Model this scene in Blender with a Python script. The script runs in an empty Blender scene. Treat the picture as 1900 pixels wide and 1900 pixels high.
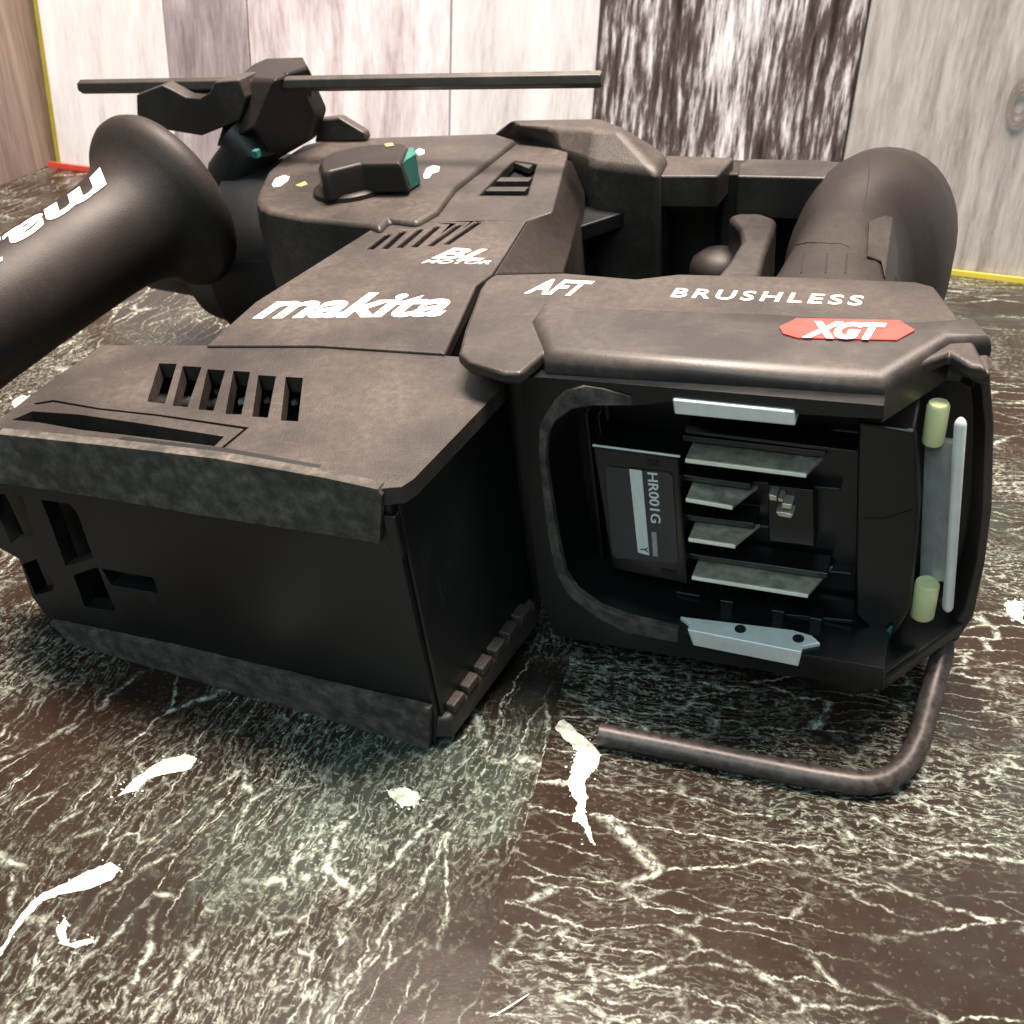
import bpy, bmesh, math, random
from mathutils import Vector, Matrix
from mathutils.geometry import tessellate_polygon
random.seed(7)
S = bpy.context.scene
COL = S.collection
R_ = math.radians

# ------------------------------------------------------------------ camera, world, lamps, exposure
FOC, CAM_H, TILT = 1900.0, 0.20, R_(32)
cd = bpy.data.cameras.new("camera"); cam = bpy.data.objects.new("camera", cd); COL.objects.link(cam)
cd.sensor_width = 36; cd.lens = 36; cd.clip_start = 0.01; cd.clip_end = 50
cam.location = (0, 0, CAM_H); cam.rotation_euler = (R_(90) - TILT, 0, 0)
cd.dof.use_dof = True; cd.dof.focus_distance = 0.29; cd.dof.aperture_fstop = 36
S.camera = cam
W = bpy.data.worlds.new("World"); S.world = W; W.use_nodes = True
bg = W.node_tree.nodes["Background"]; bg.inputs[0].default_value = (0.80, 0.97, 1.0, 1); bg.inputs[1].default_value = 0.18

def area(name, loc, target, size, size_y, power, color):
    l = bpy.data.lights.new(name, 'AREA'); l.shape = 'RECTANGLE'; l.size = size; l.size_y = size_y
    l.energy = power; l.color = color
    o = bpy.data.objects.new(name, l); COL.objects.link(o); o.location = loc
    o.rotation_euler = (Vector(target) - Vector(loc)).to_track_quat('-Z', 'Y').to_euler()
    return o
area("ceiling_lamp", (0.05, 0.52, 1.70), (0.0, 0.44, 0), 0.9, 0.45, 140, (1.0, 0.83, 0.71))
area("room_lamp", (-0.4, -0.9, 1.3), (0.0, 0.3, 0.05), 0.8, 0.8, 13, (0.70, 0.95, 1.0))
S.view_settings.view_transform = 'Standard'; S.view_settings.look = 'None'
S.view_settings.exposure = 0.0; S.view_settings.gamma = 1.0
S.cycles.use_denoising = True
S.cycles.max_bounces = 8

# ------------------------------------------------------------------ survey helpers (mm in the hammer's own axes)
def ray(px, py):
    x = (px - 950) / FOC; y = (950 - py) / FOC
    return Vector((x, math.cos(TILT) + y * math.sin(TILT), y * math.cos(TILT) - math.sin(TILT)))
CAM = Vector((0, 0, CAM_H))
def ground(px, py, z=0.0):
    r = ray(px, py); return CAM + r * ((z - CAM_H) / r.z)
def axes(yaw, roll, pitch):
    a, r, p = R_(yaw), R_(roll), R_(pitch)
    u = Vector((math.cos(a) * math.cos(r), -math.sin(a) * math.cos(r), math.sin(r)))
    v = Vector((math.sin(a), math.cos(a), math.tan(p))); v -= u * u.dot(v); v.normalize()
    return u, v, u.cross(v)
AU, AV, AW = axes(22, 4, 6)
ORG = ground(800, 1390, 0.002)
def loc_(P):
    d = P - ORG; return Vector((AU.dot(d), AV.dot(d), AW.dot(d))) * 1000
def hit(px, py, n, d):
    """local point (mm) where the sight line meets the plane n.p = d of the hammer"""
    nw = AU * n[0] + AV * n[1] + AW * n[2]
    r = ray(px, py); t = (d / 1000 - nw.dot(CAM - ORG)) / nw.dot(r)
    return loc_(CAM + r * t)
def at(px, py, w): return hit(px, py, (0, 0, 1), w)
def fv(px, py, v): return hit(px, py, (0, 1, 0), v)
def fu(px, py, u): return hit(px, py, (1, 0, 0), u)
def atz(px, py, z): return loc_(CAM + ray(px, py) * z)
def ats(l, w): return [at(x, y, w) for x, y in l]
def fvs(l, v): return [fv(x, y, v) for x, y in l]

# ------------------------------------------------------------------ mesh helpers
def v3(p): return Vector(p)
class MB:
    def __init__(s): s.v = []; s.f = []
    def add(s, vs, fs):
        o = len(s.v); s.v += [Vector(p) for p in vs]; s.f += [[i + o for i in f] for f in fs]; return s
    def prism(s, pts, ext):
        """planar outline pushed along ext"""
        n = len(pts); ext = Vector(ext)
        vs = list(pts) + [Vector(p) + ext for p in pts]
        return s.add(vs, [list(range(n)), list(range(2 * n - 1, n - 1, -1))] +
                     [[i, i + n, (i + 1) % n + n, (i + 1) % n] for i in range(n)])
    def slab(s, outer, holes, ext):
        """planar outline with holes pushed along ext"""
        ext = Vector(ext); loops = [[Vector(p) for p in outer]] + [[Vector(p) for p in h] for h in holes]
        tris = tessellate_polygon(loops); flat = [p for l in loops for p in l]; n = len(flat)
        fs = [list(t) for t in tris] + [[i + n for i in reversed(t)] for t in tris]
        k = 0
        for l in loops:
            m = len(l)
            fs += [[k + i, k + i + n, k + (i + 1) % m + n, k + (i + 1) % m] for i in range(m)]
            k += m
        return s.add(flat + [p + ext for p in flat], fs)
    def loft(s, rings, cap=True):
        n = len(rings[0]); vs = [p for r in rings for p in r]; fs = []
        for k in range(len(rings) - 1):
            for i in range(n):
                j = (i + 1) % n
                fs.append([k * n + i, k * n + j, (k + 1) * n + j, (k + 1) * n + i])
        if cap:
            fs.append(list(range(n))[::-1]); fs.append([(len(rings) - 1) * n + i for i in range(n)])
        return s.add(vs, fs)
    def box(s, a, b):
        x0, y0, z0 = a; x1, y1, z1 = b
        return s.prism([(x0, y0, z0), (x1, y0, z0), (x1, y1, z0), (x0, y1, z0)], (0, 0, z1 - z0))
    def obox(s, c, x, y, z):
        """box centred at c with half-axis vectors"""
        c, x, y, z = Vector(c), Vector(x), Vector(y), Vector(z)
        return s.prism([c - x - y - z, c + x - y - z, c + x + y - z, c - x + y - z], z * 2)
    def tube(s, path, r, n=20, cap=True):
        path = [Vector(p) for p in path]; rings = []
        up = Vector((0.13, 0.21, 0.97))
        for i, p in enumerate(path):
            d = (path[min(i + 1, len(path) - 1)] - path[max(i - 1, 0)]).normalized()
            a = (up - d * up.dot(d))
            if a.length < .1: a = Vector((1, 0, 0)) - d * d.x
            a.normalize(); b = d.cross(a); up = a
            rr = r[i] if isinstance(r, (list, tuple)) else r
            rings.append([p + (a * math.cos(t) + b * math.sin(t)) * rr for t in [2 * math.pi * k / n for k in range(n)]])
        return s.loft(rings, cap)
    def lathe(s, c, axis, prof, n=48):
        """profile of (distance along axis, radius)"""
        axis = Vector(axis).normalized(); c = Vector(c)
        a = Vector((0, 0, 1)) if abs(axis.z) < .9 else Vector((1, 0, 0))
        a = (a - axis * axis.dot(a)).normalized(); b = axis.cross(a)
        return s.loft([[c + axis * h + (a * math.cos(t) + b * math.sin(t)) * r for t in [2 * math.pi * k / n for k in range(n)]] for h, r in prof])
    def relief(s, pts, faces, back):
        """a faceted front pushed back by a vector: closed solid"""
        pts = [Vector(p) for p in pts]; n = len(pts); back = Vector(back)
        edge = {}
        for f in faces:
            for i in range(len(f)):
                e = (f[i], f[(i + 1) % len(f)]); edge[e] = 1
        fs = [list(f) for f in faces] + [[i + n for i in reversed(f)] for f in faces]
        for (a, b) in edge:
            if (b, a) not in edge: fs.append([b, a, a + n, b + n])
        return s.add(pts + [p + back for p in pts], fs)
    def build(s, name, mat, parent=None, bevel=0.0, seg=3, smooth=35, scale=.001, kind=None, lim=35):
        me = bpy.data.meshes.new(name)
        me.from_pydata([p * scale for p in s.v], [], s.f); me.validate()
        bm = bmesh.new(); bm.from_mesh(me); bmesh.ops.remove_doubles(bm, verts=bm.verts, dist=1e-6)
        bmesh.ops.recalc_face_normals(bm, faces=bm.faces); bm.to_mesh(me); bm.free()
        me.polygons.foreach_set('use_smooth', [True] * len(me.polygons))
        me.set_sharp_from_angle(angle=R_(smooth))
        me.materials.append(mat)
        o = bpy.data.objects.new(name, me); COL.objects.link(o)
        if parent: o.parent = parent
        if bevel:
            m = o.modifiers.new("edges", 'BEVEL'); m.width = bevel * scale; m.segments = seg
            m.limit_method = 'ANGLE'; m.angle_limit = R_(lim); m.harden_normals = True
            m.use_clamp_overlap = True
        if kind: o['kind'] = kind
        return o

def text(name, s, mat, parent, start, end, top, shear=0.0, fat=0.0, thick=.15, normal=None, spacing=1.0):
    """flat lettering whose baseline runs start->end (mm, local), reaching the level of point top"""
    start, end, top = Vector(start), Vector(end), Vector(top)
    cu = bpy.data.curves.new(name, 'FONT'); cu.body = s; cu.shear = shear; cu.offset = fat; cu.space_character = spacing
    cu.extrude = 0.0; cu.resolution_u = 4
    t = bpy.data.objects.new(name, cu); COL.objects.link(t)
    dg = bpy.context.evaluated_depsgraph_get()
    me = bpy.data.meshes.new_from_object(t.evaluated_get(dg))
    bpy.data.objects.remove(t); bpy.data.curves.remove(cu)
    xs = [v.co.x for v in me.vertices]; ys = [v.co.y for v in me.vertices]
    x0, x1, y0, y1 = min(xs), max(xs), min(ys), max(ys)
    X = end - start; n = normal and Vector(normal).normalized() or X.cross(top - start).normalized()
    Y = n.cross(X).normalized(); h = (top - start).dot(Y)
    for v in me.vertices:
        p = start + X * ((v.co.x - x0) / (x1 - x0)) + Y * (h * (v.co.y - y0) / (y1 - y0)) + n * thick
        v.co = p * .001
    me.materials.clear(); me.materials.append(mat)
    bm = bmesh.new(); bm.from_mesh(me)
    g = bmesh.ops.extrude_face_region(bm, geom=bm.faces[:])
    bmesh.ops.translate(bm, verts=[e for e in g['geom'] if isinstance(e, bmesh.types.BMVert)], vec=-n * thick * .001 * .9)
    bmesh.ops.recalc_face_normals(bm, faces=bm.faces)
    for f in bm.faces: f.smooth = False
    bm.to_mesh(me); bm.free()
    o = bpy.data.objects.new(name, me); COL.objects.link(o); o.parent = parent
    return o

from mathutils.bvhtree import BVHTree
def touch(o, px, py, lift=.4):
    """local point on the surface of a built part under the sight line, lifted off it (mm)"""
    t = BVHTree.FromPolygons([v.co for v in o.data.vertices], [list(p.vertices) for p in o.data.polygons])
    a = loc_(CAM) * .001; d = (loc_(CAM + ray(px, py)) * .001 - a).normalized()
    h = t.ray_cast(a, d)
    return (h[0] * 1000 + h[1] * lift) if h[0] else at(px, py, 84)
def patch(o, pxs, lift=.4): return [touch(o, x, y, lift) for x, y in pxs]
# ------------------------------------------------------------------ materials
def new_mat(name):
    m = bpy.data.materials.new(name); m.use_nodes = True
    nt = m.node_tree; p = nt.nodes["Principled BSDF"]
    return m, nt, p
class N:
    def __init__(s, nt): s.t = nt
    def node(s, ty, **k):
        n = s.t.nodes.new(ty)
        for a, b in k.items(): setattr(n, a, b)
        return n
    def link(s, a, b): s.t.links.new(a, b)
    def val(s, sock, v):
        if hasattr(v, 'is_linked') or hasattr(v, 'links'): s.link(v, sock)
        else: sock.default_value = v
    def coord(s): return s.node('ShaderNodeTexCoord').outputs['Object']
    def mapping(s, vec, scale=(1, 1, 1), rot=(0, 0, 0), loc=(0, 0, 0)):
        m = s.node('ShaderNodeMapping'); s.link(vec, m.inputs[0])
        m.inputs['Location'].default_value = loc; m.inputs['Rotation'].default_value = rot; m.inputs['Scale'].default_value = scale
        return m.outputs[0]
    def noise(s, vec, scale, detail=4, rough=.5, dist=0.0, out=0):
        n = s.node('ShaderNodeTexNoise'); s.link(vec, n.inputs['Vector'])
        n.inputs['Scale'].default_value = scale; n.inputs['Detail'].default_value = detail
        n.inputs['Roughness'].default_value = rough; n.inputs['Distortion'].default_value = dist
        return n.outputs[out]
    def ramp(s, fac, stops, interp='LINEAR'):
        r = s.node('ShaderNodeValToRGB'); s.link(fac, r.inputs[0]); e = r.color_ramp.elements
        r.color_ramp.interpolation = interp
        while len(e) < len(stops): e.new(.5)
        for i, (p, c) in enumerate(stops):
            e[i].position = p; e[i].color = (c, c, c, 1) if isinstance(c, (int, float)) else (*c, 1)
        return r.outputs[0]
    def math(s, op, a, b=0.0):
        n = s.node('ShaderNodeMath', operation=op); s.val(n.inputs[0], a); s.val(n.inputs[1], b); return n.outputs[0]
    def mix(s, fac, a, b, blend='MIX'):
        n = s.node('ShaderNodeMix', data_type='RGBA', blend_type=blend)
        s.val(n.inputs[0], fac)
        for i, c in ((6, a), (7, b)):
            if isinstance(c, tuple): n.inputs[i].default_value = (*c, 1)
            else: s.link(c, n.inputs[i])
        return n.outputs[2]
    def add(s, a, b):
        n = s.node('ShaderNodeVectorMath', operation='ADD'); s.link(a, n.inputs[0]); s.link(b, n.inputs[1]); return n.outputs[0]
    def scale(s, a, f):
        n = s.node('ShaderNodeVectorMath', operation='SCALE'); s.link(a, n.inputs[0]); n.inputs[3].default_value = f; return n.outputs[0]
    def bump(s, h, strength, dist, p):
        b = s.node('ShaderNodeBump'); s.link(h, b.inputs['Height']); b.inputs['Strength'].default_value = strength
        b.inputs['Distance'].default_value = dist; s.link(b.outputs[0], p.inputs['Normal'])

def plastic(name, base, dust, rough, grain=1800, dustamt=.5, spec=.5, blot=25, bump=.12):
    m, nt, p = new_mat(name); q = N(nt); c = q.coord()
    big = q.noise(c, blot, 6, .62); fine = q.noise(c, 420, 5, .7)
    scr = q.noise(q.mapping(c, (40, 700, 40), (.3, .2, .6)), 1.0, 3, .6)
    k = q.math('MULTIPLY', q.ramp(big, [(.38, 0.0), (.72, 1.0)]), q.ramp(fine, [(.35, .25), (.7, 1.0)]))
    k = q.math('MULTIPLY', k, dustamt)
    k = q.math('ADD', k, q.math('MULTIPLY', q.ramp(scr, [(.66, 0.0), (.72, 1.0)]), .22))
    spk = q.ramp(q.noise(c, 1100, 2, .5), [(.69, 0.0), (.74, 1.0)])
    k = q.math('ADD', k, q.math('MULTIPLY', spk, .3))
    q.link(q.mix(k, base, dust), p.inputs['Base Color'])
    q.link(q.ramp(big, [(.3, rough - .07), (.7, rough + .09)]), p.inputs['Roughness'])
    p.inputs['Specular IOR Level'].default_value = spec
    q.bump(q.noise(c, grain, 2, .6), bump, .0004, p)
    return m
M = {}
M['plastic'] = plastic('black_plastic', (.0185, .0150, .0135), (.112, .089, .076), .50, dustamt=.75, bump=.3)
M['smooth'] = plastic('smooth_black_plastic', (.0022, .0036, .0048), (.040, .046, .048), .42, dustamt=.14, blot=18, bump=.03)
M['rubber'] = plastic('worn_rubber', (.034, .0325, .030), (.165, .148, .128), .78, dustamt=1.0, blot=220, spec=.3, bump=.5, grain=900)
M['grip'] = plastic('grip_rubber', (.0120, .0094, .0084), (.064, .049, .041), .54, dustamt=.5, blot=20, spec=.32, bump=.2)
M['shine'] = plastic('worn_shiny_plastic', (.0190, .0160, .0148), (.118, .100, .092), .47, dustamt=.75, blot=24, bump=.1)
M['inner'] = plastic('port_black_plastic', (.0026, .0034, .0040), (.018, .02, .02), .32, dustamt=.22, blot=30, bump=.02)
def simple(name, col, rough, metal=0.0, var=.25, sc=300, spec=.5, bump=0.0):
    m, nt, p = new_mat(name); q = N(nt); c = q.coord()
    n = q.noise(c, sc, 5, .65)
    q.link(q.mix(q.ramp(n, [(.3, 0.0), (.7, 1.0)]), tuple(x * (1 - var) for x in col), tuple(min(1, x * (1 + var)) for x in col)), p.inputs['Base Color'])
    q.link(q.ramp(n, [(.3, max(.05, rough - .08)), (.7, rough + .08)]), p.inputs['Roughness'])
    p.inputs['Metallic'].default_value = metal; p.inputs['Specular IOR Level'].default_value = spec
    if bump: q.bump(n, bump, .0003, p)
    return m
M['steel'] = simple('bright_steel', (.74, .78, .78), .38, .25, .08, 200)
M['plate'] = simple('dull_steel_plate', (.58, .60, .62), .5, .3, .15, 260)
M['rod'] = simple('dark_steel_rod', (.055, .05, .045), .42, .3, .25, 120)
M['hook'] = simple('brown_worn_steel', (.058, .050, .048), .42, .35, .55, 420, bump=.2)
M['brass'] = simple('tarnished_terminal', (.50, .47, .38), .36, .6, .45, 240)
M['edge'] = simple('terminal_bare_edge', (.85, .84, .74), .35, .3, .10, 400)
M['buffer'] = simple('pale_green_rubber', (.60, .64, .34), .55, 0, .06, 200)
M['white'] = simple('white_print', (.90, .89, .86), .55, 0, .03, 300)
M['pinkish'] = simple('worn_white_print', (.62, .54, .50), .55, 0, .22, 900)
M['print'] = simple('cream_print', (.66, .62, .58), .55, 0, .12, 900)
M['grey_print'] = simple('grey_print', (.30, .30, .30), .6, 0, .4, 2500)
M['silver_print'] = simple('silver_strip', (.62, .68, .68), .5, 0, .08, 500)
M['dark_print'] = simple('dark_print', (.05, .05, .06), .6)
M['red'] = simple('red_badge', (.62, .055, .045), .45, 0, .08, 200)
M['teal'] = simple('teal_plastic', (.016, .135, .120), .45, 0, .2, 150)
M['label'] = simple('grey_label', (.030, .031, .036), .42, 0, .12, 250)
M['yellow'] = simple('yellow_strip', (.62, .50, .06), .6, 0, .08, 60)
M['redstrip'] = simple('red_strip', (.5, .05, .03), .6, 0, .08, 60)
M['dark_hole'] = simple('dark_inside', (.004, .004, .004), .7, 0, .2)
M['ochre'] = simple('ochre_mark', (.35, .25, .10), .6)

def wood(name, dark, mid, light, streak=(60, 5), cover=.5, contrast=.25, seed=0.0, rough=.6):
    dark, mid, light = [(a * .94, b, min(.95, c * 1.08)) for a, b, c in (dark, mid, light)]
    m, nt, p = new_mat(name); q = N(nt); c = q.coord()
    c = q.mapping(c, (1, 1, 1), (0, 0, 0), (seed, seed * .7, seed * 1.3))
    warp = q.add(q.mapping(c, (streak[0], streak[0], streak[1])), q.scale(q.noise(c, 9, 3, .5, 0, 1), 1.6))
    a = q.noise(warp, 1.0, 8, .66); b = q.noise(q.mapping(c, (420, 420, 26)), 1.0, 5, .7)
    big = q.noise(q.mapping(c, (34, 34, 2.2)), 1.0, 3, .55)
    k = q.math('ADD', q.math('MULTIPLY', a, .48), q.math('ADD', q.math('MULTIPLY', b, .26), q.math('MULTIPLY', big, .31)))
    col = q.ramp(k, [(cover - contrast, dark), (cover, mid), (cover + contrast, light)])
    q.link(col, p.inputs['Base Color']); p.inputs['Roughness'].default_value = rough
    p.inputs['Specular IOR Level'].default_value = .25
    q.bump(b, .15, .0006, p)
    return m
M['wood_white'] = wood('whitewashed_wood', (.52, .44, .42), (.78, .72, .68), (.88, .85, .82), cover=.49, contrast=.14, seed=1.1)
M['wood_grey'] = wood('pale_grey_wood', (.24, .185, .19), (.42, .345, .335), (.62, .55, .53), cover=.52, contrast=.12, seed=3.7)
M['wood_pink'] = wood('pink_worn_wood', (.34, .20, .20), (.68, .56, .54), (.88, .83, .80), cover=.485, contrast=.11, seed=5.2)
M['wood_dark'] = wood('dark_peeling_wood', (.020, .011, .010), (.12, .082, .074), (.88, .81, .78), streak=(230, 12), cover=.515, contrast=.10, seed=7.9)
M['wood_right'] = wood('beige_grey_wood', (.17, .14, .12), (.35, .305, .27), (.50, .44, .395), streak=(130, 1.0), cover=.5, contrast=.10, seed=9.4)
M['wood_tan'] = wood('tan_brown_wood', (.085, .052, .038), (.20, .138, .108), (.33, .25, .205), streak=(120, 1.0), cover=.5, contrast=.15, seed=12.3)

def marble(name, ang, seed, sx, sy, shade_speckle):
    m, nt, p = new_mat(name); q = N(nt); c0 = q.coord()
    c = q.mapping(c0, (1, 1, 1), (0, 0, ang), (seed, seed * .6, 0))
    wob = q.scale(q.noise(c, 16, 4, .6, 0, 1), .017); wob2 = q.scale(q.noise(c, 110, 4, .7, 0, 1), .0055)
    cs = q.mapping(q.add(q.add(c, wob), wob2), (sx, sy, 1))
    def crack(scale, w, off):
        v = q.node('ShaderNodeTexVoronoi', feature='DISTANCE_TO_EDGE'); v.inputs['Scale'].default_value = scale
        q.link(q.mapping(cs, (1, 1, 1), (0, 0, 0), (off, off * 1.3, off)), v.inputs['Vector'])
        return q.ramp(v.outputs['Distance'], [(0.0, 1.0), (w, .45), (w * 2.2, 0.0)])
    def nz(scale, off, detail=4, rough=.58, st=False): return q.noise(q.mapping(cs if st else c, (1, 1, 1), (0, 0, 0), (off, off * 1.7, off)), scale, detail, rough)
    low = nz(9, 0.3); low2 = nz(17, 3.3); low3 = nz(30, 6.1)
    patch = None
    for (P_, r, a) in shade_speckle:                       # denser speckle plus the tool shadow's pale green, painted into the stone
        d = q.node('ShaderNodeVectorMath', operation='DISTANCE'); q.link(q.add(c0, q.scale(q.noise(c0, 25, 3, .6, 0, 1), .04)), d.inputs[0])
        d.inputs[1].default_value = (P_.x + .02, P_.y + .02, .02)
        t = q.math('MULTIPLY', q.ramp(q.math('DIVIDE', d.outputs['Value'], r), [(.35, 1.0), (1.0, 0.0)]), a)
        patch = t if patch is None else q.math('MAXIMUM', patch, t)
    fine = nz(420, 1.0, 4, .7)
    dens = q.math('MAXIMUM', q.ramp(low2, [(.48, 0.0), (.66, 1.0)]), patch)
    k1 = q.math('MULTIPLY', crack(.75, .0105, 0.0), q.ramp(low3, [(.44, 0.0), (.58, 1.0)]))
    k2 = q.math('MULTIPLY', crack(1.9, .020, 4.0), q.ramp(nz(22, 8.0), [(.43, 0.0), (.60, .85)]))
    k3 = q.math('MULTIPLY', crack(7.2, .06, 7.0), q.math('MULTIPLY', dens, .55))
    strk = nz(8.5, 2.0, 5, .72, True)
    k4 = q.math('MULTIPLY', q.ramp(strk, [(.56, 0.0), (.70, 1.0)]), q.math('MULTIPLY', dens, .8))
    k = q.math('MAXIMUM', q.math('MAXIMUM', k1, k2), q.math('MAXIMUM', k3, k4))
    k = q.math('MULTIPLY', k, q.ramp(fine, [(.42, .08), (.58, 1.0)]))
    spk = q.math('MULTIPLY', q.ramp(nz(620, 5.0, 2, .5), [(.60, 0.0), (.70, 1.0)]), q.math('ADD', q.math('MULTIPLY', dens, .5), .06))
    k = q.math('MAXIMUM', k, spk)
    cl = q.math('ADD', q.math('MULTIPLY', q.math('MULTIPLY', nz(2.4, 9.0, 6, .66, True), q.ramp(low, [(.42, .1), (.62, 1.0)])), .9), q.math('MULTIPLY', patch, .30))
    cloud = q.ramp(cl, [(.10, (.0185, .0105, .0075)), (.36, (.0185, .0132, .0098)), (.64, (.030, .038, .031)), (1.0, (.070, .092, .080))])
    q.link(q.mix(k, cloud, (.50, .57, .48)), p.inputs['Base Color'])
    q.link(q.ramp(nz(70, 2.0, 5, .7), [(.3, .19), (.7, .28)]), p.inputs['Roughness'])
    p.inputs['Specular IOR Level'].default_value = .33
    q.bump(q.noise(c0, 1500, 3, .6), .05, .0003, p)
    return m
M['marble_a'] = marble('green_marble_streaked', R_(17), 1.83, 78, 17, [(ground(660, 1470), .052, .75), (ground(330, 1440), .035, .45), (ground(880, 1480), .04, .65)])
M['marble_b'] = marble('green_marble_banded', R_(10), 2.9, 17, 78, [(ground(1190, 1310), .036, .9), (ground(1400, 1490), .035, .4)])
M['knot'] = simple('grey_knot', (.22, .175, .16), .6)
M['vein'] = simple('white_marble_vein', (.46, .51, .45), .4, 0, .5, 320, spec=.34)

def thing(name, label, cat, loc=(0, 0, 0), group=None):
    o = bpy.data.objects.new(name, None); COL.objects.link(o); o.location = loc; o.empty_display_size = .02
    o['label'] = label; o['category'] = cat
    if group: o['group'] = group
    return o

# ------------------------------------------------------------------ the marble table
table = thing('tabletop', 'dark green marble tabletop with white veins under the power tool', 'tabletop')
j0, j1 = ground(1062, 1200), ground(880, 1890)
jd = (j0 - j1).normalized(); jn = Vector((jd.y, -jd.x, 0))
far, near = j1 + jd * 3.0, j1 - jd * .5
e = 0.0
def tile(mat, side):
    a, b = near + jn * e * side, far + jn * e * side
    q = [a, b, b + jn * side * 2.2, a + jn * side * 2.2]
    MB().prism([(p.x, p.y, -.02) for p in q], (0, 0, .02)).build('marble_tile', mat, table, scale=1)
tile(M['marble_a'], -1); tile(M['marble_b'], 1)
def blot(pts, jag=3.0, par=table):
    """a jagged white vein printed in the stone"""
    out = [Vector((x, y)) for x, y in pts]
    for amp in (jag, jag * .8, jag * .6, jag * .4):
        nx = []
        for i, a in enumerate(out):
            b = out[(i + 1) % len(out)]; nx.append(a)
            if (b - a).length > 3.5: nx.append((a + b) / 2 + Vector((random.uniform(-amp, amp), random.uniform(-amp, amp) * .6)))
        out = nx
    cx = sum(pts_[0] for pts_ in pts) / len(pts)
    mb = MB()
    for _ in range(26):
        a = random.choice(out); rr = random.uniform(.8, 2.6); ox, oy = a.x + random.gauss(0, 7), a.y + random.gauss(0, 6)
        mb.slab([ground(ox + rr * random.uniform(.6, 1.5) * math.cos(t), oy + rr * random.uniform(.5, 1.2) * math.sin(t), .00006) for t in (0, 1.1, 2.2, 3.3, 4.4, 5.4)], [], (0, 0, .00008))
    mb.slab([ground(x, y, .00008) for x, y in out], [], (0, 0, .00012)).build('white_vein', M['vein'], par, scale=1)
blot([(1046, 1335), (1085, 1370), (1116, 1402), (1108, 1425), (1086, 1450), (1092, 1480), (1085, 1512), (1098, 1545), (1104, 1570), (1092, 1555), (1078, 1530), (1062, 1525), (1072, 1490), (1054, 1460), (1062, 1420), (1072, 1395), (1050, 1375), (1030, 1352)])
blot([(270, 1432), (300, 1412), (345, 1400), (366, 1408), (352, 1428), (310, 1436), (275, 1446), (252, 1468), (215, 1480), (245, 1450)], 2.5)
blot([(120, 1640), (160, 1618), (205, 1600), (225, 1612), (205, 1635), (165, 1650), (110, 1660), (80, 1672), (45, 1706), (10, 1760), (0, 1775), (0, 1760), (30, 1710), (66, 1668)], 2.5)
blot([(720, 1470), (745, 1462), (775, 1470), (778, 1494), (745, 1498)], 4)
blot([(22, 745), (40, 733), (58, 738), (50, 752), (28, 757)], 1.5)
blot([(1862, 1122), (1885, 1114), (1900, 1122), (1900, 1158), (1878, 1146)], 3)
blot([(105, 1722), (120, 1705), (128, 1716), (122, 1736), (130, 1752), (170, 1742), (176, 1748), (140, 1760), (112, 1752)], 2)

# ------------------------------------------------------------------ the plank backdrop and the side board
bL, bR = ground(95, 310), ground(1900, 525)
wd = (bR - bL); wd.z = 0; wd.normalize(); wn = Vector((wd.y, -wd.x, 0))       # wn faces the tool
lean = R_(6.5); wup = Vector((0, 0, 1)) * math.cos(lean) - wn * math.sin(lean)
wnn = wd.cross(wup).normalized()
if wnn.dot(wn) < 0: wnn = -wnn
def on_wall(px, py):
    r = ray(px, py); t = wnn.dot(bL - CAM) / wnn.dot(r); p = CAM + r * t - bL
    return p.dot(wd), p.dot(wup)
board = thing('backdrop_board', 'leaning backdrop of upright whitewashed and dark weathered planks behind the tool', 'backdrop board', bL)
cuts = [on_wall(x, 0)[0] for x in (68, 300, 456, 836, 1115, 1615)]
cuts += [cuts[-1] + .20, cuts[-1] + .36, cuts[-1] + .55, cuts[-1] + .8]
mats = ['wood_white', 'wood_grey', 'wood_pink', 'wood_white', 'wood_dark', 'wood_right', 'wood_white', 'wood_grey', 'wood_pink']
HB = .60
for i, mk in enumerate(mats):
    a, b = cuts[i] + .0006, cuts[i + 1] - .0006
    q = [wd * a, wd * b, wd * b + wup * HB, wd * a + wup * HB]
    off = wnn * random.uniform(-.0006, .0006)
    o = MB().prism([p + off for p in q], -wnn * .012).build('plank', M[mk], board, bevel=.0008, seg=2, scale=1)
# knot on the beige plank
kx = on_wall(1893, 190); ko = wd * kx[0] + wup * kx[1]
q = MB()
for r0, r1 in ((.0080, .0066), (.0048, .0036)):
    ring = lambda r: [ko + (wd * math.cos(t) * r * .8 + wup * math.sin(t) * r * 1.5) + wnn * .0008 for t in [k * math.pi / 12 for k in range(24)]]
    q.slab(ring(r0), [ring(r1)], wnn * .0004)
q.build('wood_knot', M['knot'], board, scale=1)
def strip(name, mat, par, org, a, b, w0, w1, th=.002):
    """strip on the wall from along-wall a..b, height w0(a) w1(b)"""
    q = [wd * a, wd * b, wd * b + wup * w1, wd * a + wup * w0]
    MB().prism([p + wnn * .0008 for p in q], wnn * th).build(name, mat, par, scale=1)
s0 = on_wall(1690, 500)[0]
strip('yellow_edge_strip', M['yellow'], board, bL, s0, cuts[-1], .0030, .0042)
strip('red_edge_strip', M['redstrip'], board, bL, .0, .045, .0045, .0040)
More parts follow.
